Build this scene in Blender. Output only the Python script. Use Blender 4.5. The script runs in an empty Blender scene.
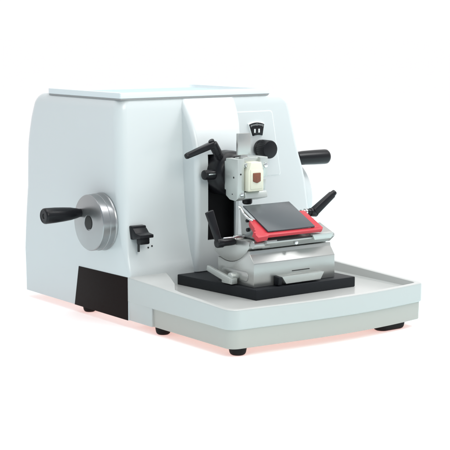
import bpy, bmesh, math
from mathutils import Vector, Matrix

S = bpy.context.scene
# ---------------------------------------------------------------- camera
cam_data = bpy.data.cameras.new('camera')
cam = bpy.data.objects.new('camera', cam_data)
S.collection.objects.link(cam)
S.camera = cam
cam_data.sensor_width = 36.0
cam_data.lens = 1411.86 / 450 * 36.0
cam_data.clip_start = 0.05
cam_data.clip_end = 500
PT, YW = 0.1395, 0.9309
cam.location = (-1.2824, -1.9961, 0.4975)
fwd = Vector((math.cos(YW) * math.cos(PT), math.sin(YW) * math.cos(PT), -math.sin(PT)))
cam.rotation_euler = fwd.to_track_quat('-Z', 'Y').to_euler()

# ---------------------------------------------------------------- light
world = bpy.data.worlds.new('World')
S.world = world
world.use_nodes = True
wb = world.node_tree.nodes['Background']
wb.inputs['Strength'].default_value = 1.06
# white studio cove: brightest behind the machine, dimmer on the side of the camera
nt = world.node_tree
tc = nt.nodes.new('ShaderNodeTexCoord')
dt = nt.nodes.new('ShaderNodeVectorMath')
dt.operation = 'DOT_PRODUCT'
dt.inputs[1].default_value = (math.cos(YW), math.sin(YW), 0)
rp = nt.nodes.new('ShaderNodeValToRGB')
mr = nt.nodes.new('ShaderNodeMapRange')
mr.inputs['From Min'].default_value = -1
nt.links.new(tc.outputs['Generated'], dt.inputs[0])
nt.links.new(dt.outputs['Value'], mr.inputs['Value'])
nt.links.new(mr.outputs[0], rp.inputs['Fac'])
nt.links.new(rp.outputs['Color'], wb.inputs['Color'])
rp.color_ramp.elements[0].position = 0.15
rp.color_ramp.elements[0].color = (.30, .37, .43, 1)
rp.color_ramp.elements[1].position = 0.75
rp.color_ramp.elements[1].color = (1, 1, 1, 1)


def area(name, loc, target, size, power, color):
    l = bpy.data.lights.new(name, 'AREA')
    l.shape = 'RECTANGLE'
    l.size, l.size_y = size
    l.energy = power
    l.color = color
    o = bpy.data.objects.new(name, l)
    S.collection.objects.link(o)
    o.location = loc
    o.rotation_euler = (Vector(target) - Vector(loc)).to_track_quat('-Z', 'Y').to_euler()
    return o


area('overhead_softbox', (0.25, -0.15, 1.9), (0.2, -0.05, 0.12), (1.7, 1.4), 21, (1, .99, .975))
area('slope_softbox', (1.25, -.70, 1.55), (0.2, -0.05, 0.12), (.7, .7), 14, (1, 1, 1))
area('front_softbox', (-.15, -1.0, .80), (0.06, 0.0, 0.28), (.55, .5), 4.8, (1.0, 0.975, 0.89))

S.view_settings.view_transform = 'Standard'
S.view_settings.look = 'None'
S.view_settings.exposure = 0.0
S.view_settings.gamma = 1.0
S.render.engine = 'CYCLES'
S.cycles.samples = 192
S.cycles.max_bounces = 10


# ---------------------------------------------------------------- materials
def mat(name, col, rough=0.4, metal=0.0, coat=0.0, spec=0.5, bump=0.0, bscale=400, var=0.0, vscale=18,
        sss=0.0, sssr=(1, .5, .4), ssss=.02, rvar=0.0, stretch=None):
    m = bpy.data.materials.new(name)
    m.use_nodes = True
    nt = m.node_tree
    b = nt.nodes['Principled BSDF']
    b.inputs['Base Color'].default_value = (*col, 1)
    b.inputs['Roughness'].default_value = rough
    b.inputs['Metallic'].default_value = metal
    b.inputs['Coat Weight'].default_value = coat
    b.inputs['Coat Roughness'].default_value = 0.12
    b.inputs['Specular IOR Level'].default_value = spec
    tc = nt.nodes.new('ShaderNodeTexCoord')
    mp = nt.nodes.new('ShaderNodeMapping')
    nt.links.new(tc.outputs['Object'], mp.inputs['Vector'])
    if stretch:
        mp.inputs['Scale'].default_value = stretch
    if sss:
        b.inputs['Subsurface Weight'].default_value = sss
        b.inputs['Subsurface Radius'].default_value = sssr
        b.inputs['Subsurface Scale'].default_value = ssss
    if var or rvar:
        n = nt.nodes.new('ShaderNodeTexNoise')
        n.inputs['Scale'].default_value = vscale
        n.inputs['Detail'].default_value = 3
        nt.links.new(mp.outputs[0], n.inputs['Vector'])
        if var:
            mx = nt.nodes.new('ShaderNodeMix')
            mx.data_type = 'RGBA'
            mx.inputs['A'].default_value = (*[c * (1 - var) for c in col], 1)
            mx.inputs['B'].default_value = (*[min(1, c * (1 + var)) for c in col], 1)
            nt.links.new(n.outputs['Fac'], mx.inputs['Factor'])
            nt.links.new(mx.outputs['Result'], b.inputs['Base Color'])
        if rvar:
            mr = nt.nodes.new('ShaderNodeMapRange')
            mr.inputs['To Min'].default_value = max(0, rough - rvar)
            mr.inputs['To Max'].default_value = rough + rvar
            nt.links.new(n.outputs['Fac'], mr.inputs['Value'])
            nt.links.new(mr.outputs[0], b.inputs['Roughness'])
    if bump:
        n2 = nt.nodes.new('ShaderNodeTexNoise')
        n2.inputs['Scale'].default_value = bscale
        n2.inputs['Detail'].default_value = 2
        nt.links.new(mp.outputs[0], n2.inputs['Vector'])
        bp = nt.nodes.new('ShaderNodeBump')
        bp.inputs['Strength'].default_value = bump
        bp.inputs['Distance'].default_value = 0.0006
        nt.links.new(n2.outputs['Fac'], bp.inputs['Height'])
        nt.links.new(bp.outputs[0], b.inputs['Normal'])
    return m


M = dict(
    white=mat('white_enamel', (.61, .642, .648), .35, coat=.4, bump=.05, bscale=160, rvar=.05, var=.012, vscale=6),
    tray=mat('white_tray_plastic', (.49, .50, .49), .3, coat=.25, bump=.04, bscale=160),
    skirt=mat('ivory_plastic', (.445, .425, .39), .45, bump=.05, bscale=250),
    lid=mat('lid_plastic', (.66, .72, .74), .35, coat=.2),
    groove=mat('grey_seam', (.3, .3, .3), .7),
    outline=mat('pale_outline', (.86, .9, .9), .5),
    brown=mat('dark_brown_plastic', (.011, .0065, .006), .6, spec=.08, bump=.2, bscale=700),
    black=mat('black_plastic', (.008, .008, .010), .30, spec=.25, bump=.1, bscale=900),
    matt=mat('matt_black', (.006, .006, .007), .7, spec=.15),
    rubber=mat('black_rubber', (.010, .009, .009), .75, spec=.25),
    plate=mat('black_base_plate', (.013, .015, .018), .5, spec=.2, bump=.25, bscale=600),
    slate=mat('slate_blue_plate', (.058, .070, .078), .24, spec=.4, var=.25, vscale=14, bump=.06),
    silver=mat('brushed_steel', (.47, .475, .46), .30, metal=.85, bump=.03, bscale=300, rvar=.04, vscale=25, stretch=(.15, 1, 1)),
    wheel=mat('turned_aluminium', (.34, .345, .35), .30, metal=.85, bump=.015, bscale=350, rvar=.07, vscale=40),
    satin=mat('satin_alloy', (.55, .58, .56), .36, metal=.6, bump=.12, bscale=500, var=.06, vscale=40),
    chrome=mat('chrome', (.72, .73, .73), .15, metal=1),
    red=mat('red_enamel', (.50, .030, .045), .36, coat=.1, spec=.35, bump=.06),
    cream=mat('cream_plastic', (.74, .73, .60), .4, sss=.15, sssr=(1, .8, .5), ssss=.003, bump=.05),
    wax=mat('tissue_block', (.20, .065, .035), .5, var=.3, vscale=300),
    print=mat('white_print', (.7, .72, .72), .6),
    blackprint=mat('black_print', (.01, .01, .01), .6),
)


# ---------------------------------------------------------------- mesh helpers
def V(*a):
    return Vector(a)


def ident():
    return Matrix.Identity(4)


def frame(origin, z, up=(0, 0, 1)):
    """matrix whose local Z is z and local Y is as near as possible to up"""
    z = Vector(z).normalized()
    up = Vector(up)
    x = up.cross(z)
    if x.length < 1e-5:
        x = Vector((1, 0, 0))
    x.normalize()
    y = z.cross(x)
    m = Matrix((x, y, z)).transposed().to_4x4()
    m.translation = Vector(origin)
    return m


def join(bm, src, mtx=None):
    if mtx is not None:
        bmesh.ops.transform(src, matrix=mtx, verts=src.verts)
    me = bpy.data.meshes.new('tmp')
    src.to_mesh(me)
    src.free()
    bm.from_mesh(me)
    bpy.data.meshes.remove(me)


def bevel_sharp(b, w, seg=2, ang=25):
    if w <= 0:
        return
    es = [e for e in b.edges if len(e.link_faces) == 2 and e.calc_face_angle(0) > math.radians(ang)]
    bmesh.ops.bevel(b, geom=es, offset=w, segments=seg, affect='EDGES', profile=.5, clamp_overlap=True)


def box(bm, c, s, bev=.001, mtx=None, seg=2, taper=None):
    b = bmesh.new()
    bmesh.ops.create_cube(b, size=1)
    for v in b.verts:
        if taper and v.co.z > 0:
            v.co.x *= taper[0]
            v.co.y *= taper[1]
        v.co = V(v.co.x * s[0], v.co.y * s[1], v.co.z * s[2])
    bevel_sharp(b, bev, seg)
    if mtx is None:
        mtx = ident()
    bmesh.ops.translate(b, vec=Vector(c), verts=b.verts)
    join(bm, b, mtx)


def lathe(bm, p0, d, prof, n=48):
    """prof: list of (distance along d, radius)"""
    b = bmesh.new()
    rings = []
    for t, r in prof:
        if r < 1e-6:
            rings.append([b.verts.new((0, 0, t))])
        else:
            rings.append([b.verts.new((r * math.cos(2 * math.pi * k / n), r * math.sin(2 * math.pi * k / n), t)) for k in range(n)])
    for a, c in zip(rings, rings[1:]):
        for k in range(n):
            k2 = (k + 1) % n
            if len(a) == 1:
                b.faces.new((a[0], c[k2], c[k]))
            elif len(c) == 1:
                b.faces.new((a[k], a[k2], c[0]))
            else:
                b.faces.new((a[k], a[k2], c[k2], c[k]))
    if len(rings[0]) > 1:
        b.faces.new(rings[0][::-1])
    if len(rings[-1]) > 1:
        b.faces.new(rings[-1])
    bmesh.ops.recalc_face_normals(b, faces=b.faces)
    join(bm, b, frame(p0, d))


def cyl(bm, p0, p1, r0, r1=None, bev=.001, n=40):
    r1 = r0 if r1 is None else r1
    p0, p1 = Vector(p0), Vector(p1)
    L = (p1 - p0).length
    q = bev * .3
    lathe(bm, p0, p1 - p0, [(0, r0 - bev), (q, r0 - q), (bev, r0), (L - bev, r1), (L - q, r1 - q), (L, r1 - bev)], n)


def prism(bm, pts, axis, a, b_, bev=.001, seg=2, mtx=None, ang=25):
    """extrude a 2-D outline along an axis: 'x' -> pts are (y,z); 'y' -> (x,z); 'z' -> (x,y)"""
    b = bmesh.new()

    def mk(p, t):
        return {'x': (t, p[0], p[1]), 'y': (p[0], t, p[1]), 'z': (p[0], p[1], t)}[axis]
    v0 = [b.verts.new(mk(p, a)) for p in pts]
    v1 = [b.verts.new(mk(p, b_)) for p in pts]
    n = len(pts)
    b.faces.new(v0)
    b.faces.new(v1[::-1])
    for i in range(n):
        b.faces.new((v0[i], v1[i], v1[(i + 1) % n], v0[(i + 1) % n]))
    bmesh.ops.recalc_face_normals(b, faces=b.faces)
    bevel_sharp(b, bev, seg, ang)
    join(bm, b, mtx)


def arm(bm, p0, p1, a, b_, up=(0, 0, 1), bev=.001):
    """tapered bar from p0 to p1; a, b_ = (width, height) at the ends"""
    p0, p1 = Vector(p0), Vector(p1)
    L = (p1 - p0).length
    b = bmesh.new()
    bmesh.ops.create_cube(b, size=1)
    for v in b.verts:
        s = a if v.co.z < 0 else b_
        v.co = V(v.co.x * s[0], v.co.y * s[1], 0 if v.co.z < 0 else L)
    bevel_sharp(b, bev, 3)
    join(bm, b, frame(p0, p1 - p0, up))


def finish_mesh(bm, ang=32):
    bmesh.ops.recalc_face_normals(bm, faces=bm.faces)
    for f in bm.faces:
        f.smooth = True
    for e in bm.edges:
        e.smooth = not (len(e.link_faces) == 2 and e.calc_face_angle(0) > math.radians(ang))


def obj(name, bm, m, parent=None, ang=32, extra=()):
    finish_mesh(bm, ang)
    me = bpy.data.meshes.new(name)
    bm.to_mesh(me)
    bm.free()
    me.materials.append(M[m] if isinstance(m, str) else m)
    for e in extra:
        me.materials.append(M[e])
    o = bpy.data.objects.new(name, me)
    S.collection.objects.link(o)
    if parent is not None:
        o.parent = parent
    return o


def boolean(o, cutter_bm, op='DIFFERENCE'):
    """cut or add with a temporary mesh, bake the result, remove the temporary"""
    bmesh.ops.recalc_face_normals(cutter_bm, faces=cutter_bm.faces)
    me = bpy.data.meshes.new('cut')
    cutter_bm.to_mesh(me)
    cutter_bm.free()
    c = bpy.data.objects.new('cut', me)
    S.collection.objects.link(c)
    md = o.modifiers.new('b', 'BOOLEAN')
    md.object = c
    md.operation = op
    md.solver = 'EXACT'
    bpy.context.view_layer.update()
    dg = bpy.context.evaluated_depsgraph_get()
    new = bpy.data.meshes.new_from_object(o.evaluated_get(dg))
    o.modifiers.clear()
    old = o.data
    o.data = new
    bpy.data.meshes.remove(old)
    bpy.data.objects.remove(c)
    bpy.data.meshes.remove(me)
    b = bmesh.new()
    b.from_mesh(new)
    bmesh.ops.remove_doubles(b, verts=b.verts, dist=1e-5)
    finish_mesh(b)
    b.to_mesh(new)
    b.free()


def wn(o):
    w = o.modifiers.new('wn', 'WEIGHTED_NORMAL')
    w.keep_sharp = True
    return o


def interp(tab, z):
    if z <= tab[0][0]:
        return tab[0][1]
    n = len(tab)

    def slope(i):
        if i == 0 or i == n - 1:
            return 0.0 if i == 0 else (tab[-1][1] - tab[-2][1]) / (tab[-1][0] - tab[-2][0])
        s0 = (tab[i][1] - tab[i - 1][1]) / (tab[i][0] - tab[i - 1][0])
        s1 = (tab[i + 1][1] - tab[i][1]) / (tab[i + 1][0] - tab[i][0])
        return 0.0 if s0 * s1 <= 0 else 2 * s0 * s1 / (s0 + s1)      # smooth, never overshoots
    for i in range(n - 1):
        (a, va), (b, vb) = tab[i], tab[i + 1]
        if z <= b:
            h = b - a
            t = (z - a) / h
            return ((2 * t ** 3 - 3 * t ** 2 + 1) * va + (t ** 3 - 2 * t ** 2 + t) * h * slope(i)
                    + (3 * t ** 2 - 2 * t ** 3) * vb + (t ** 3 - t ** 2) * h * slope(i + 1))
    return tab[-1][1]


def rounded_rect(x0, x1, y0, y1, r, n=8):
    rs = r if isinstance(r, (tuple, list)) else (r,) * 4   # corners: x0y0, x1y0, x1y1, x0y1
    out = []
    for (cx, cy, a0, rr) in ((x0, y0, 180, rs[0]), (x1, y0, 270, rs[1]), (x1, y1, 0, rs[2]), (x0, y1, 90, rs[3])):
        ox = cx + (rr if cx == x0 else -rr)
        oy = cy + (rr if cy == y0 else -rr)
        for k in range(n + 1):
            a = math.radians(a0 + 90 * k / n)
            out.append((ox + rr * math.cos(a), oy + rr * math.sin(a)))
    return out


def loft(bm, loops, cap=(True, True)):
    b = bmesh.new()
    rings = [[b.verts.new(p) for p in L] for L in loops]
    n = len(rings[0])
    for a, c in zip(rings, rings[1:]):
        for k in range(n):
            b.faces.new((a[k], a[(k + 1) % n], c[(k + 1) % n], c[k]))
    if cap[0]:
        b.faces.new(rings[0][::-1])
    if cap[1]:
        b.faces.new(rings[-1])
    bmesh.ops.recalc_face_normals(b, faces=b.faces)
    join(bm, b)


# ---------------------------------------------------------------- the surface it stands on
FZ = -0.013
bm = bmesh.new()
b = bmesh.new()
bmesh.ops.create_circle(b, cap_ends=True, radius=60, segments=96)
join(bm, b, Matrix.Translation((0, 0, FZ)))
# plain floor with an added glow: rosy emission tints shaded ground pink
glow_mat = mat('white_floor_added_glow', (.40, .75, .80), .6, spec=.0)  # teal base balances the added rosy glow to white where lit
pb = glow_mat.node_tree.nodes['Principled BSDF']
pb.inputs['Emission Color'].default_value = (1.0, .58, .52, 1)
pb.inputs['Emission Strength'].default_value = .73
floor = obj('floor', bm, glow_mat)
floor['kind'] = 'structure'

# ---------------------------------------------------------------- the machine
root = bpy.data.objects.new('rotary_microtome', None)
S.collection.objects.link(root)
root['label'] = 'white rotary microtome with silver handwheel, red blade guard and low white tray in front'
root['category'] = 'microtome'


def part(name, bm, m, parent=None, **k):
    return obj(name, bm, m, parent or root, **k)


# ---- housing
YF = [(0, 0), (.075, 0), (.11, .010), (.17, .022), (.25, .028), (.36, .031), (.378, .032)]
YB = [(0, .367), (.17, .3725), (.27, .368), (.325, .355), (.35, .344), (.378, .332)]
X1 = [(0, .420), (.1, .419), (.2, .416), (.23, .4115), (.27, .399), (.32, .386), (.345, .3800), (.36, .376), (.378, .364)]
X0 = [(0, 0), (.075, 0), (.2, .001), (.36, .001), (.378, .001)]
bm = bmesh.new()
loops = []
zs = [0, .04, .07] + [.08 + .01 * i for i in range(27)] + [.347]
RT = .024
top = .3768
for k in range(1, 9):
    zs.append(top - RT + RT * math.sin(math.radians(90 * k / 8)))
for z in zs:
    ins = 0
    if z > top - RT:
        s = (z - (top - RT)) / RT
        ins = RT * (1 - math.sqrt(max(0, 1 - s * s))) * .55
    r = .005 + min(1, max(0, (z - .08) / .12)) * .014
    loops.append([(x, y, z) for x, y in rounded_rect(interp(X0, z) + ins, interp(X1, z) - ins * 1.6, interp(YF, z) + ins * .5, interp(YB, z) - ins,
                                                      (r, r * .6, r * 1.5, r * 1.5))])
loft(bm, loops)
housing = part('housing', bm, 'white')

# the bulging centre of the front, with rounded top
bm = bmesh.new()
prof = [(.10, .071), (-.005, .071), (-.010, .10), (-.012, .16), (-.012, .262)]
for k in range(1, 11):
    t = k / 10
    prof.append((-.012 + .0465 * t * t, .262 + .1125 * t))
prof += [(.10, .3745)]
b = bmesh.new()
NX = 2
v0 = []
v1 = []
for (y, z) in prof:
    t = (z - .07) / .30
    xa = .1345 - .003 * t
    xb = .231 + .004 * t + max(0, z - .29) * .20
    v0.append(b.verts.new((xa, y, z)))
    v1.append(b.verts.new((xb, y, z)))
n = len(prof)
b.faces.new(v0)
b.faces.new(v1[::-1])
for i in range(n):
    b.faces.new((v0[i], v1[i], v1[(i + 1) % n], v0[(i + 1) % n]))
bmesh.ops.recalc_face_normals(b, faces=b.faces)
bmesh.ops.bevel(b, geom=[e for e in b.edges if abs(e.verts[0].co.x - e.verts[1].co.x) < .006 and e.verts[0].co.y < .09 and e.verts[1].co.y < .09],
                offset=.009, segments=6, affect='EDGES', profile=.5, clamp_overlap=True)
boolean(housing, b, 'UNION')
# slot for the specimen arm
c = bmesh.new()
box(c, (.188, .03, .2015), (.0605, .14, .151), .0)
boolean(housing, c)
wn(housing)

bm = bmesh.new()
box(bm, (.188, .099, .2015), (.0595, .002, .150), 0)
box(bm, (.1585, .046, .2015), (.0012, .106, .150), 0)
box(bm, (.2177, .046, .2015), (.0012, .106, .150), 0)
box(bm, (.188, .046, .1268), (.059, .106, .0012), 0)
box(bm, (.188, .004, .2015), (.0585, .002, .149), 0)
part('slot_shield', bm, 'matt')

# instrument panel on the right
bm = bmesh.new()


def front_y(z):
    return interp(YF, z)


def panel_outline(off, ycoff):
    # outline in (x, z), leaning with the front
    c = [(.215 - off, .228 - off), (.3500 + off, .228 - off), (.3317 + off, .3445 + off), (.215 - off, .3445 + off)]
    out = []
    rad = .006
    for i in range(4):
        p = Vector(c[i])
        a = (Vector(c[i - 1]) - p).normalized()
        d = (Vector(c[(i + 1) % 4]) - p).normalized()
        for k in range(7):
            t = k / 6
            q0 = p + a * rad
            q1 = p + d * rad
            q = q0 * (1 - t) ** 2 + p * 2 * t * (1 - t) + q1 * t * t
            out.append((q.x, front_y(q.y) + ycoff, q.y))
    return out


loft(bm, [panel_outline(0.0008, .006), panel_outline(.0008, -.0006), panel_outline(.0003, -.0011)])
cp = part('control_panel', bm, 'white')
bm = bmesh.new()
loft(bm, [panel_outline(.0018, .006), panel_outline(.0016, -.0003)])
obj('panel_rim', bm, 'outline', cp)

# dial window
bm = bmesh.new()
yd = front_y(.312) - .0022


def fan(bm, x0, x1, x2, x3, zt, zb, bulge, y0, y1, bev):
    pts = []
    for k in range(9):
        t = k / 8
        pts.append((x0 + (x1 - x0) * t, zt + bulge * (1 - (2 * t - 1) ** 2)))
    for k in range(5):
        t = k / 4
        pts.append((x2 + (x3 - x2) * t, zb + bulge * .4 * (1 - (2 * t - 1) ** 2)))
    prism(bm, pts, 'y', y0, y1, bev)


fan(bm, .2755, .3125, .3085, .2835, .3235, .3, .0035, yd - .0012, yd + .004, .0004)
dial = obj('dial_frame', bm, 'outline', cp)
bm = bmesh.new()
fan(bm, .2772, .3108, .3072, .2850, .3222, .3013, .0033, yd - .0030, yd - .0005, .0003)
dial2 = obj('dial_window', bm, 'black', cp)
bm = bmesh.new()
for k in range(-5, 6):
    x = .294 + k * .0027
    z = .3218 - .00008 * k * k
    box(bm, (x, yd - .0031, z), (.0006, .0004, .0028 if k % 5 else .004), 0)
for s in (-1, 1):
    # two little framed digits in the window
    x = .294 + s * .0048
    box(bm, (x, yd - .0031, .3105), (.0034, .0004, .0070), 0)
obj('dial_scale', bm, 'print', cp)

# feed knob
bm = bmesh.new()
kc = V(.298, .017, .2785)
lathe(bm, kc, (0, -1, 0), [(-.002, .0160), (.002, .0166), (.003, .0166), (.0035, .0158), (.006, .0158)], 48)
kb = bmesh.new()
rings = []
for (t, r) in [(.006, .0158), (.007, .0164), (.0255, .0164), (.0275, .0154), (.0283, .0135)]:
    ring = []
    for k in range(120):
        a = 2 * math.pi * k / 120
        rr = r * (1 + (.018 if (k % 4) < 2 else 0) * (1 if .006 < t < .033 else 0))
        ring.append((kc.x + rr * math.cos(a), kc.y - t, kc.z + rr * math.sin(a)))
    rings.append(ring)
kb.free()
loft(bm, rings)
obj('feed_knob', bm, 'black', cp)

# ---- top lid tray (raised rim, sunken middle)
bm = bmesh.new()
LX0, LX1, LY0, LY1 = .0055, .3365, .0312, .289
rc = (.003, .016, .03, .02)


def rr(off, z, r=rc):
    return [(x, y, z) for x, y in rounded_rect(LX0 + off, LX1 - off, LY0 + off, LY1 - off, tuple(max(.001, q - off * .6) for q in r))]


loft(bm, [rr(.0005, .3768), rr(0, .3772), rr(0, .3852), rr(.0006, .3862), rr(.002, .3866), rr(.012, .3862), rr(.0135, .3855), rr(.0165, .3795), rr(.018, .3785)])
lid = part('lid_tray', bm, 'lid')
bm = bmesh.new()
loft(bm, [rr(.001, .3740), rr(.001, .3782)])
obj('lid_seam', bm, 'groove', lid)
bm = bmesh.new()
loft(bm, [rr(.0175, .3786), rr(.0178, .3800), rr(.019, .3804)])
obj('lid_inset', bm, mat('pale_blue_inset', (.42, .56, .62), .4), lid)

# ---- dark cover at the bottom of the left side
bm = bmesh.new()
prism(bm, [(.0042, -.0004), (.1815, -.0004), (.1655, .0722), (.0042, .0742)], 'x', -.0010, .004, .0005)
part('side_cover', bm, 'brown')

# ---- waste tray in front
bm = bmesh.new()
XL, XR = -.0003, .414


def front_curve(x):
    t = (x - XL) / (XR - XL)
    return -.2880 - .016 * math.sin(math.pi * min(1, max(0, t)) ** 1.25)


def tray_loop(off, zf, zb, rad=.012, yback=.004, diag=False):
    """outline of the tray at a given inset; the height falls from back (zb) to front (zf)"""
    x0, x1 = XL + off, XR - off
    pts = []
    n = 24
    # left side, back to front
    if diag:
        pts += [(.078, yback), (.060, yback - .040), (.038, yback - .085), (x0 + .003, yback - .125), (x0, -.145)]
    else:
        pts += [(x0, yback + (-.145 - yback) * q) for q in (0, .2, .48, .76, 1)]
    pts += [(x0, -.2), (x0, -.25)]
    # front-left corner
    yl = front_curve(x0) + off
    rl = rad * 1.7
    for k in range(9):
        a = math.radians(180 + 90 * k / 8)
        pts.append((x0 + rl + rl * math.cos(a), front_curve(x0 + rl) + off + rl + rl * math.sin(a)))
    for k in range(2, n):
        x = x0 + rad + (x1 - x0 - 2 * rad) * k / n
        pts.append((x, front_curve(x) + off))
    for k in range(9):
        a = math.radians(270 + 90 * k / 8)
        pts.append((x1 - rad + rad * math.cos(a), front_curve(x1 - rad) + off + rad + rad * math.sin(a)))
    pts += [(x1, -.2), (x1, -.1), (x1, yback)]
    out = []
    for x, y in pts:
        t = min(1, max(0, (yback - y) / .29))
        out.append((x, y, zb + (zf - zb) * t))
    return out


# upper band with rim, then sunken floor
loops = [tray_loop(.004, .0315, .0315, .010), tray_loop(.0012, .0315, .0315, .012), tray_loop(0, .0330, .0330), tray_loop(0, .0610, .0728), tray_loop(.0008, .0629, .0745),
         tray_loop(.0022, .0637, .0752)]
IN = dict(diag=True)
loops += [tray_loop(.0085, .0637, .0752, .011, **IN), tray_loop(.0100, .0628, .0742, .011, **IN), tray_loop(.0125, .0545, .0560, .011, **IN), tray_loop(.0150, .0525, .0530, .010, **IN),
          tray_loop(.0190, .0520, .0520, .010, **IN)]
loft(bm, loops)
tray = part('waste_tray', bm, 'tray')
wn(tray)
# lower skirt, set back under the band
bm = bmesh.new()
loft(bm, [tray_loop(.0045, .0005, .0005, .010, -.069), tray_loop(.0035, .0015, .0015, .011, -.069), tray_loop(.0030, .0316, .0316, .011, -.069)])
skirt = obj('skirt', bm, 'skirt', tray)
bm = bmesh.new()
prism(bm, [(-.0004, .0008), (-.0695, .0008), (-.0695, .0335), (-.0004, .0335)], 'x', -.0002, .02, .0002)
obj('side_panel', bm, 'tray', tray)

# ---- feet
for (x, y, r, e) in ((.021, .165, .0125, 0), (.020, -.073, .0135, 0), (.030, -.2665, .0145, 0), (.352, -.268, .0165, .030), (.37, .30, .014, 0), (.08, .30, .0145, 0)):
    bm = bmesh.new()
    lo = []
    for (z, s) in ((.004, 1.0), (-.004, .97), (-.009, .90), (-.0115, .80), (-.0128, .66)):
        ring = []
        for k in range(40):
            a = 2 * math.pi * k / 40
            ring.append((x + r * s * math.cos(a) + (e / 2 if math.cos(a) > 0 else -e / 2), y + r * s * math.sin(a), z))
        lo.append(ring)
    loft(bm, lo)
    part('foot', bm, 'rubber')

# ---- coarse feed handwheel on the left side
WY, WZ = .0835, .162
bm = bmesh.new()
lathe(bm, (.0, WY, WZ), (-1, 0, 0), [(.0006, .0495), (.0022, .0495), (.003, .049)], 96)
boss = part('wheel_boss', bm, 'white')
bm = bmesh.new()
lathe(bm, (-.003, WY, WZ), (-1, 0, 0), [(-.001, .0505), (.0006, .0498), (.002, .0498), (.0105, .0496), (.0112, .0491), (.018, .0490), (.0242, .0488), (.0255, .0479), (.0257, .0474),
                                         (.0257, .0135), (.0248, .0128), (.0248, .001)], 128)
wheel = part('handwheel', bm, 'wheel')
bm = bmesh.new()
lathe(bm, (-.0277, WY, WZ), (-1, 0, 0), [(-.001, .0118), (.0012, .0118), (.0016, .0112), (.0016, 0)], 40)
obj('hub_cap', bm, 'blackprint', wheel)
bm = bmesh.new()
lathe(bm, (-.0272, .1105, .1765), (-1, -.02, 0), [(-.002, .0072), (.004, .0075), (.010, .0090), (.022, .0112), (.036, .0124), (.052, .0134), (.071, .0138), (.0735, .0135), (.0752, .0122),
                                                 (.0756, .0108), (.0750, .0100), (.0750, .0045), (.0738, .004), (.0738, 0)], 48)
obj('handle', bm, 'black', wheel)

# ---- lock lever on the front, left
bm = bmesh.new()
T = Matrix.Translation((.0285, .017, .1475))
box(bm, (0, 0, .001), (.0285, .014, .0235), .002, T)
prism(bm, [(-.006, .010), (-.010, .007), (-.016, .0015), (-.030, -.0005), (-.030, -.0060), (-.006, -.0100)], 'x', -.0140, .0140, .0012, mtx=T)
box(bm, (.001, -.0165, -.0115), (.020, .013, .0135), .0025, T)
prism(bm, [(-.0220, -.006), (-.0085, -.006), (-.0085, -.0175), (-.0180, -.0175)], 'x', -.007, .009, .001, mtx=T)
lock = part('lock_lever', bm, 'black')
bm = bmesh.new()
cyl(bm, (.022, .0035, .137), (.022, .0035, .1165), .0021, bev=.0004, n=16)
obj('pin', bm, 'blackprint', lock)
bm = bmesh.new()
for (x, z) in ((.0475, .1205), (.0555, .1225)):
    bm = bmesh.new()
    yy = front_y(z)
    cyl(bm, (x, yy + .001, z), (x, yy - .0012, z), .0015, bev=.0002, n=16)
    obj('mark', bm, 'blackprint', lock)

# ---- right handwheel and its handle
bm = bmesh.new()
lathe(bm, (.405, .119, .172), (1, 0, 0), [(0, .02), (.012, .02), (.0125, .070), (.014, .0735), (.018, .0755), (.036, .0755), (.040, .0735), (.0415, .070), (.0415, .012), (.043, 0)], 96)
rw = part('drive_wheel', bm, 'white')
bm = bmesh.new()
lathe(bm, (.4140, .052, .2435), (1, 0, -.01), [(-.004, .0118), (.0, .0122), (.01, .0132), (.040, .0140), (.065, .0142), (.069, .0138), (.0715, .0120), (.0722, .009), (.0722, 0)], 48)
bmesh.ops.translate(bm, vec=(.0, 0, .0085), verts=bm.verts)
obj('drive_handle', bm, 'black', rw)

# ---- specimen arm and clamp
bm = bmesh.new()
AC = V(.195, 0, .243)
lathe(bm, AC + V(0, .003, 0), (0, -1, 0), [(0, .040), (.030, .0405), (.034, .0402), (.040, .0385), (.0445, .0355), (.047, .032), (.050, .0315), (.050, 0)], 72)
armp = part('specimen_arm', bm, 'black')
bm = bmesh.new()
box(bm, (.1945, -.0505, .2435), (.0535, .009, .050), .0015)
box(bm, (.1945, -.058, .240), (.044, .008, .040), .001)
bp = obj('orienting_plate', bm, 'satin', armp)
# upper clamping lever
bm = bmesh.new()
lathe(bm, (.1735, -.030, .268), (V(.1515, -.032, .300) - V(.1735, -.030, .268)), [(0, .0060), (.006, .0068), (.014, .0070), (.015, .0080), (.033, .0082), (.036, .0078), (.0375, .0060), (.0375, 0)], 32)
lathe(bm, (.1515, -.032, .300), (-.5, -.02, .8), [(-.002, .0052), (.004, .0052), (.0048, .0042), (.0048, 0)], 24)
arm(bm, (.1535, -.033, .2965), (.0975, -.034, .2795), (.0125, .0120), (.0105, .0092), bev=.0026)
cyl(bm, (.100, -.034, .2802), (.0945, -.034, .2785), .0054, .0048, bev=.0014, n=20)
obj('clamp_lever', bm, 'black', armp)
# small locking knob on the side of the arm
bm = bmesh.new()
lathe(bm, (.166, -.030, .2435), (-1, 0, .02), [(-.006, .005), (.002, .0055), (.003, .0085), (.010, .0088), (.0285, .0088), (.0305, .0080), (.0312, .0062), (.0312, 0)], 32)
k1 = obj('locking_knob', bm, 'black', armp)
bm = bmesh.new()
box(bm, (.1480, -.0375, .2455), (.016, .003, .0022), .0004)  # chrome strip added to stand in for the highlight on the knob
obj('knob_glint_bar', bm, 'chrome', armp)
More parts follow.
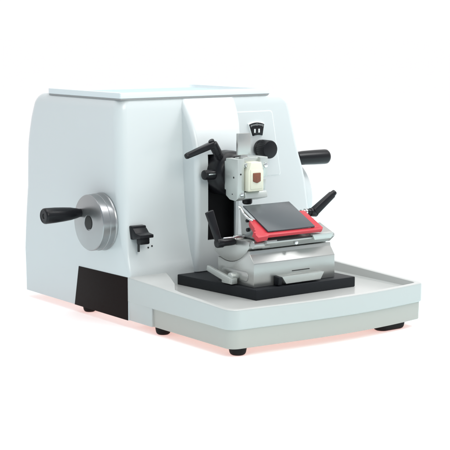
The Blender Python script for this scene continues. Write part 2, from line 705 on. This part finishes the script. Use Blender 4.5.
# clamp block
bm = bmesh.new()
prism(bm, [(-.055, .274), (-.090, .2740), (-.090, .2065), (-.0830, .2015), (-.066, .2030), (-.055, .2095)], 'x', .164, .1780, .0012)
prism(bm, [(-.055, .273), (-.071, .2730), (-.071, .2080), (-.055, .2080)], 'x', .1785, .2270, .0008)
box(bm, (.2035, -.0715, .2700), (.048, .024, .0100), .0012)
prism(bm, [(.2120, .2755), (.2285, .2755), (.2285, .2440), (.2225, .2400), (.2180, .2400), (.2180, .2560), (.2120, .2590)], 'y', -.0905, -.060, .001)
prism(bm, [(-.066, .2120), (-.0905, .2170), (-.0940, .2060), (-.066, .1990)], 'x', .1785, .2260, .0012)
prism(bm, [(.2130, .2210), (.2250, .2180), (.2270, .2360), (.2200, .2360)], 'y', -.088, -.070, .001)
for (x, z) in ((.1835, .262),):
    cyl(bm, (x, -.077, z), (x, -.088, z), .0050, bev=.001, n=24)
clamp = part('cassette_clamp', bm, 'satin')
bm = bmesh.new()
prism(bm, [(.1655, .2790), (.1930, .2790), (.1930, .3165), (.1655, .3165)], 'y', -.078, -.072, .001)
bmesh.ops.translate(bm, vec=(.008, 0, .0005), verts=bm.verts)
prism(bm, [(.1790, .2700), (.1950, .2700), (.1940, .2800), (.1800, .2800)], 'y', -.0775, -.0725, .0005)
obj('release_lever', bm, 'silver', clamp)
for (p, q, rad) in (((.2225, -.0895, .2610), (.2225, -.0935, .2610), .0042), ((.1835, -.0865, .2625), (.1835, -.0915, .2625), .0042),
                    ((.1880, -.0690, .2740), (.1880, -.0690, .2790), .0036), ((.1715, -.0885, .2130), (.1715, -.0930, .2130), .0034)):
    bm = bmesh.new()
    cyl(bm, p, q, rad, bev=.0008, n=24)
    obj('screw', bm, 'chrome', clamp)
for (p, q, rad) in (((.1700, -.0890, .2480), (.1700, -.0906, .2480), .0016), ((.1650, -.0780, .2420), (.1636, -.0780, .2420), .0018),
                    ((.1650, -.0740, .2130), (.1636, -.0740, .2130), .0012)):
    bm = bmesh.new()
    cyl(bm, p, q, rad, bev=.0003, n=16)
    obj('screw_hole', bm, 'blackprint', clamp)
bm = bmesh.new()
lathe(bm, (.1965, -.074, .2055), (0, 0, -1), [(0, .008), (.006, .0088), (.010, .0085), (.012, .0065), (.0125, 0)], 32)
obj('lower_knob', bm, 'black', clamp)

# ---- the tissue cassette held in the clamp: a thing of its own
cas = bpy.data.objects.new('tissue_cassette', None)
cas.location = (.1985, -.079, .243)
S.collection.objects.link(cas)
cas['label'] = 'small cream tissue cassette with a brown specimen, gripped in the silver clamp'
cas['category'] = 'cassette'


def local(bm):
    bmesh.ops.translate(bm, vec=(-.196, .079, -.243), verts=bm.verts)
    return bm


bm = bmesh.new()
prism(bm, [(.1770, .2180), (.2100, .2180), (.2100, .2520), (.2050, .2685), (.1835, .2685), (.1775, .2520)], 'y', -.0995, -.079, .0018, 3)
box(bm, (.1938, -.0997, .2390), (.0250, .0020, .0340), .0009)
cb = obj('cassette_body', local(bm), 'cream', cas)
bm = bmesh.new()
prism(bm, [(.1855, .2500), (.2012, .2500), (.2012, .2355), (.1935, .2325), (.1855, .2355)], 'y', -.1030, -.0995, .0008)
obj('specimen', local(bm), 'wax', cas)

# ---- base plate under the knife holder
bm = bmesh.new()
prism(bm, [(.1185, -.2000), (.3350, -.2005), (.3340, .0150), (.0990, .0150)], 'z', .0521, .0697, .0014)
part('base_plate', bm, 'plate')

# ---- knife holder
HX0, HX1 = .1266, .3030
cy_, cz_, R_ = -.112, .175, .0690
prof = [(-.183, .0699), (-.183, .1095), (-.1718, .1240), (-.1712, .1295)]
for k in range(0, 13):
    a = math.radians(-139 + 68 * k / 12)
    y_ = cy_ + (R_ + .0006) * math.cos(a)
    z_ = cz_ + (R_ + .0006) * math.sin(a)
    prof.append((y_, z_))
prof += [(-.0830, .1100), (-.0830, .0699)]
bm = bmesh.new()
prism(bm, prof, 'x', HX0, HX1, .0009, ang=20)
holder = part('knife_holder', bm, 'silver')
# tilting segment seated in the block
bm = bmesh.new()
seg = []
for k in range(0, 21):
    a = math.radians(-142 + 88 * k / 20)
    seg.append((cy_ + R_ * math.cos(a), cz_ + R_ * math.sin(a)))
seg += [(-.0715, .1250), (-.0900, .1400), (-.120, .1440), (-.150, .1460), (-.169, .1440)]
prism(bm, seg, 'x', HX0 + .0015, HX1 - .004, .0008, ang=20)
# clamp beam across the top, with bevelled ends
prism(bm, [(-.188, .1475), (-.1885, .1425), (-.176, .1325), (-.150, .1325), (-.120, .1500), (-.150, .1620)], 'x', .150, .2975, .0008, ang=20)
lathe(bm, (.1285, -.176, .1405), (1, 0, 0), [(0, .0060), (.001, .0068), (.033, .0068), (.034, .006)], 32)
obj('tilting_segment', bm, 'silver', holder)
bm = bmesh.new()
cyl(bm, (.213, -.1840, .1385), (.213, -.1888, .1385), .0034, bev=.0006, n=24)
obj('centre_screw', bm, 'chrome', holder)
bm = bmesh.new()
box(bm, (.214, -.1886, .1462), (.085, .0016, .0022), .0003)
obj('beam_slot', bm, 'blackprint', holder)
# pressure beam ends
bm = bmesh.new()
prism(bm, [(.2450, .1500), (.2930, .1500), (.2865, .1400), (.2500, .1400)], 'y', -.1920, -.150, .0008)
prism(bm, [(.2800, .1500), (.2930, .1500), (.2830, .1700), (.2760, .1700)], 'y', -.1500, -.110, .0008)
obj('beam_end', bm, 'satin', holder)

# sloping frame of the blade guard; local frame on the tilted plane
SL = math.atan2(.0355, .074)
PM = Matrix.Translation((.149, -.1905, .1606)) @ Matrix.Rotation(SL, 4, 'X')
# local x along the knife, y up the slope, z normal
bm = bmesh.new()
box(bm, (.1190 / 2 - .0060, -.0030, -.0020), (.1210, .0080, .0062), .0014, PM)            # front bar
prism(bm, [(-.0270, -.0110), (-.004, -.0090), (.004, .000), (.004, .041), (-.0075, .043), (-.0115, .035), (-.0160, .016), (-.0200, .012), (-.0185, .009),
           (-.0260, .006), (-.0235, .001), (-.0270, -.001)], 'z', -.0085, .0010, .0012, mtx=PM)   # left cheek with notches
prism(bm, [(.102, .000), (.1120, -.0065), (.1190, -.0020), (.1190, .054), (.106, .054)], 'z', -.0065, .0008, .0012, mtx=PM)   # right cheek
guard = obj('blade_guard', bm, 'red', holder)
bm = bmesh.new()
prism(bm, [(0, 0), (.1010, 0), (.1030, .0800), (.0030, .0800)], 'z', .0015, .0042, .0006, mtx=PM)
obj('cover_plate', bm, 'slate', holder, ).data.name = 'cover_plate'
# side support of the plate with chrome rail
bm = bmesh.new()
prism(bm, [(-.1215, .1930), (-.1265, .1480), (-.1700, .1480), (-.1820, .1600)], 'x', .1440, .1505, .0008)
prism(bm, [(.030, .02), (.095, .02), (.095, .066), (.030, .066)], 'z', -.0200, .0010, .0008, mtx=PM)
obj('plate_support', bm, 'silver', holder)
bm = bmesh.new()
for (p, q) in (((-.0030, .079, .002), (-.0075, .062, .0005)), ((-.0075, .062, .0005), (-.0085, .048, .0005)), ((-.0085, .048, .0005), (-.006, .036, .001))):
    cyl(bm, PM @ V(*p), PM @ V(*q), .0020, bev=.0004, n=16)
box(bm, (-.004, .079, .0015), (.006, .005, .0045), .001, PM)
obj('spring_rail', bm, 'chrome', holder)
for (y, z, rad) in ((-.1440, .1765, .0028), (-.1459, .1614, .0034), (-.1600, .1640, .0018)):
    bm = bmesh.new()
    cyl(bm, (.1450, y, z), (.1405, y, z), rad, bev=.0006, n=20)
    obj('side_bolt', bm, 'black', holder)

# blade clamping rod and lever on the left
bm = bmesh.new()
lathe(bm, (.110, -.122, .1465), (1, -.22, .03), [(0, .0022), (.018, .0022), (.0185, .0036), (.022, .0036), (.0225, .0042), (.034, .0042), (.0345, .0030), (.040, .0030), (.0405, .0040), (.046, .0040), (.047, .0026), (.054, .0026)], 24)
rod = obj('clamping_rod', bm, 'chrome', holder)
bm = bmesh.new()
lathe(bm, (.0900, -.1280, .1412), (1, -.03, .0), [(0, 0), (0, .0050), (.0006, .0074), (.0018, .0080), (.012, .0080), (.013, .0066), (.020, .0062), (.030, .0062), (.036, .0056), (.038, .004)], 32)
arm(bm, (.0955, -.128, .1420), (.0800, -.1215, .1950), (.0095, .0085), (.0155, .0060), up=(0, 1, 0), bev=.0016)
obj('knife_clamp_lever', bm, 'black', holder)
# blade clamping lever on the right
bm = bmesh.new()
lathe(bm, (.262, -.140, .1815), (1, .0, -.06), [(0, .0040), (.008, .0040), (.0085, .0055), (.012, .0055)], 24)
obj('bolt', bm, 'chrome', holder)
bm = bmesh.new()
lathe(bm, (.2735, -.140, .1805), (1, .0, -.10), [(0, .0048), (.001, .0058), (.008, .0060), (.009, .0072), (.022, .0078), (.0235, .0070), (.024, .005), (.024, 0)], 32)
arm(bm, (.2895, -.141, .1790), (.3330, -.142, .2085), (.0140, .0145), (.0115, .0110), up=(0, 1, 0), bev=.003)
cyl(bm, (.329, -.142, .2058), (.3375, -.142, .2115), .0058, .0050, bev=.0016, n=20)
obj('blade_clamp_lever', bm, 'black', holder)

# groove and clamp lever on the left flank of the block
bm = bmesh.new()


def stadium(y0, y1, z, r, n=12, tilt=0):
    p = []
    for k in range(n + 1):
        a = math.radians(90 + 180 * k / n)
        p.append((y1 + r * math.cos(a) * -1, z + r * math.sin(a)))
    for k in range(n + 1):
        a = math.radians(-90 + 180 * k / n)
        p.append((y0 + r * math.cos(a) * -1, z + r * math.sin(a)))
    return p


prism(bm, stadium(-.1600, -.1020, .0858, .0088), 'x', HX0 - .0006, HX0 + .002, .0003)
obj('groove_rim', bm, 'groove', holder)
bm = bmesh.new()
prism(bm, stadium(-.1600, -.1020, .0858, .0080), 'x', HX0 - .0011, HX0 + .002, .0004)
obj('groove_pad', bm, 'silver', holder)
bm = bmesh.new()
cyl(bm, (.1270, -.136, .0838), (.1120, -.136, .0838), .0068, bev=.0012, n=32)
arm(bm, (.1120, -.1400, .0770), (.1120, -.0740, .0905), (.0070, .0110), (.0060, .0095), up=(0, 0, 1), bev=.0012)
box(bm, (.1160, -.1300, .0765), (.013, .028, .0100), .0015)
obj('holder_lock_lever', bm, 'satin', holder)

# small chute tab on the front of the block
bm = bmesh.new()
prism(bm, [(.1760, .0850), (.2680, .0850), (.2600, .0725), (.1850, .0725)], 'y', -.1965, -.183, .0006)
tab = obj('front_tab', bm, 'satin', holder)
tabm = tab
bm = bmesh.new()
prism(bm, [(-.1835, .0860), (-.1975, .0845), (-.1960, .0720), (-.1835, .0700)], 'x', .1680, .1755, .0006)
obj('tab_end', bm, 'plate', holder)
bm = bmesh.new()
box(bm, (.227, -.1835, .0905), (.038, .0012, .0013), .0003)
obj('block_slot', bm, 'blackprint', holder)
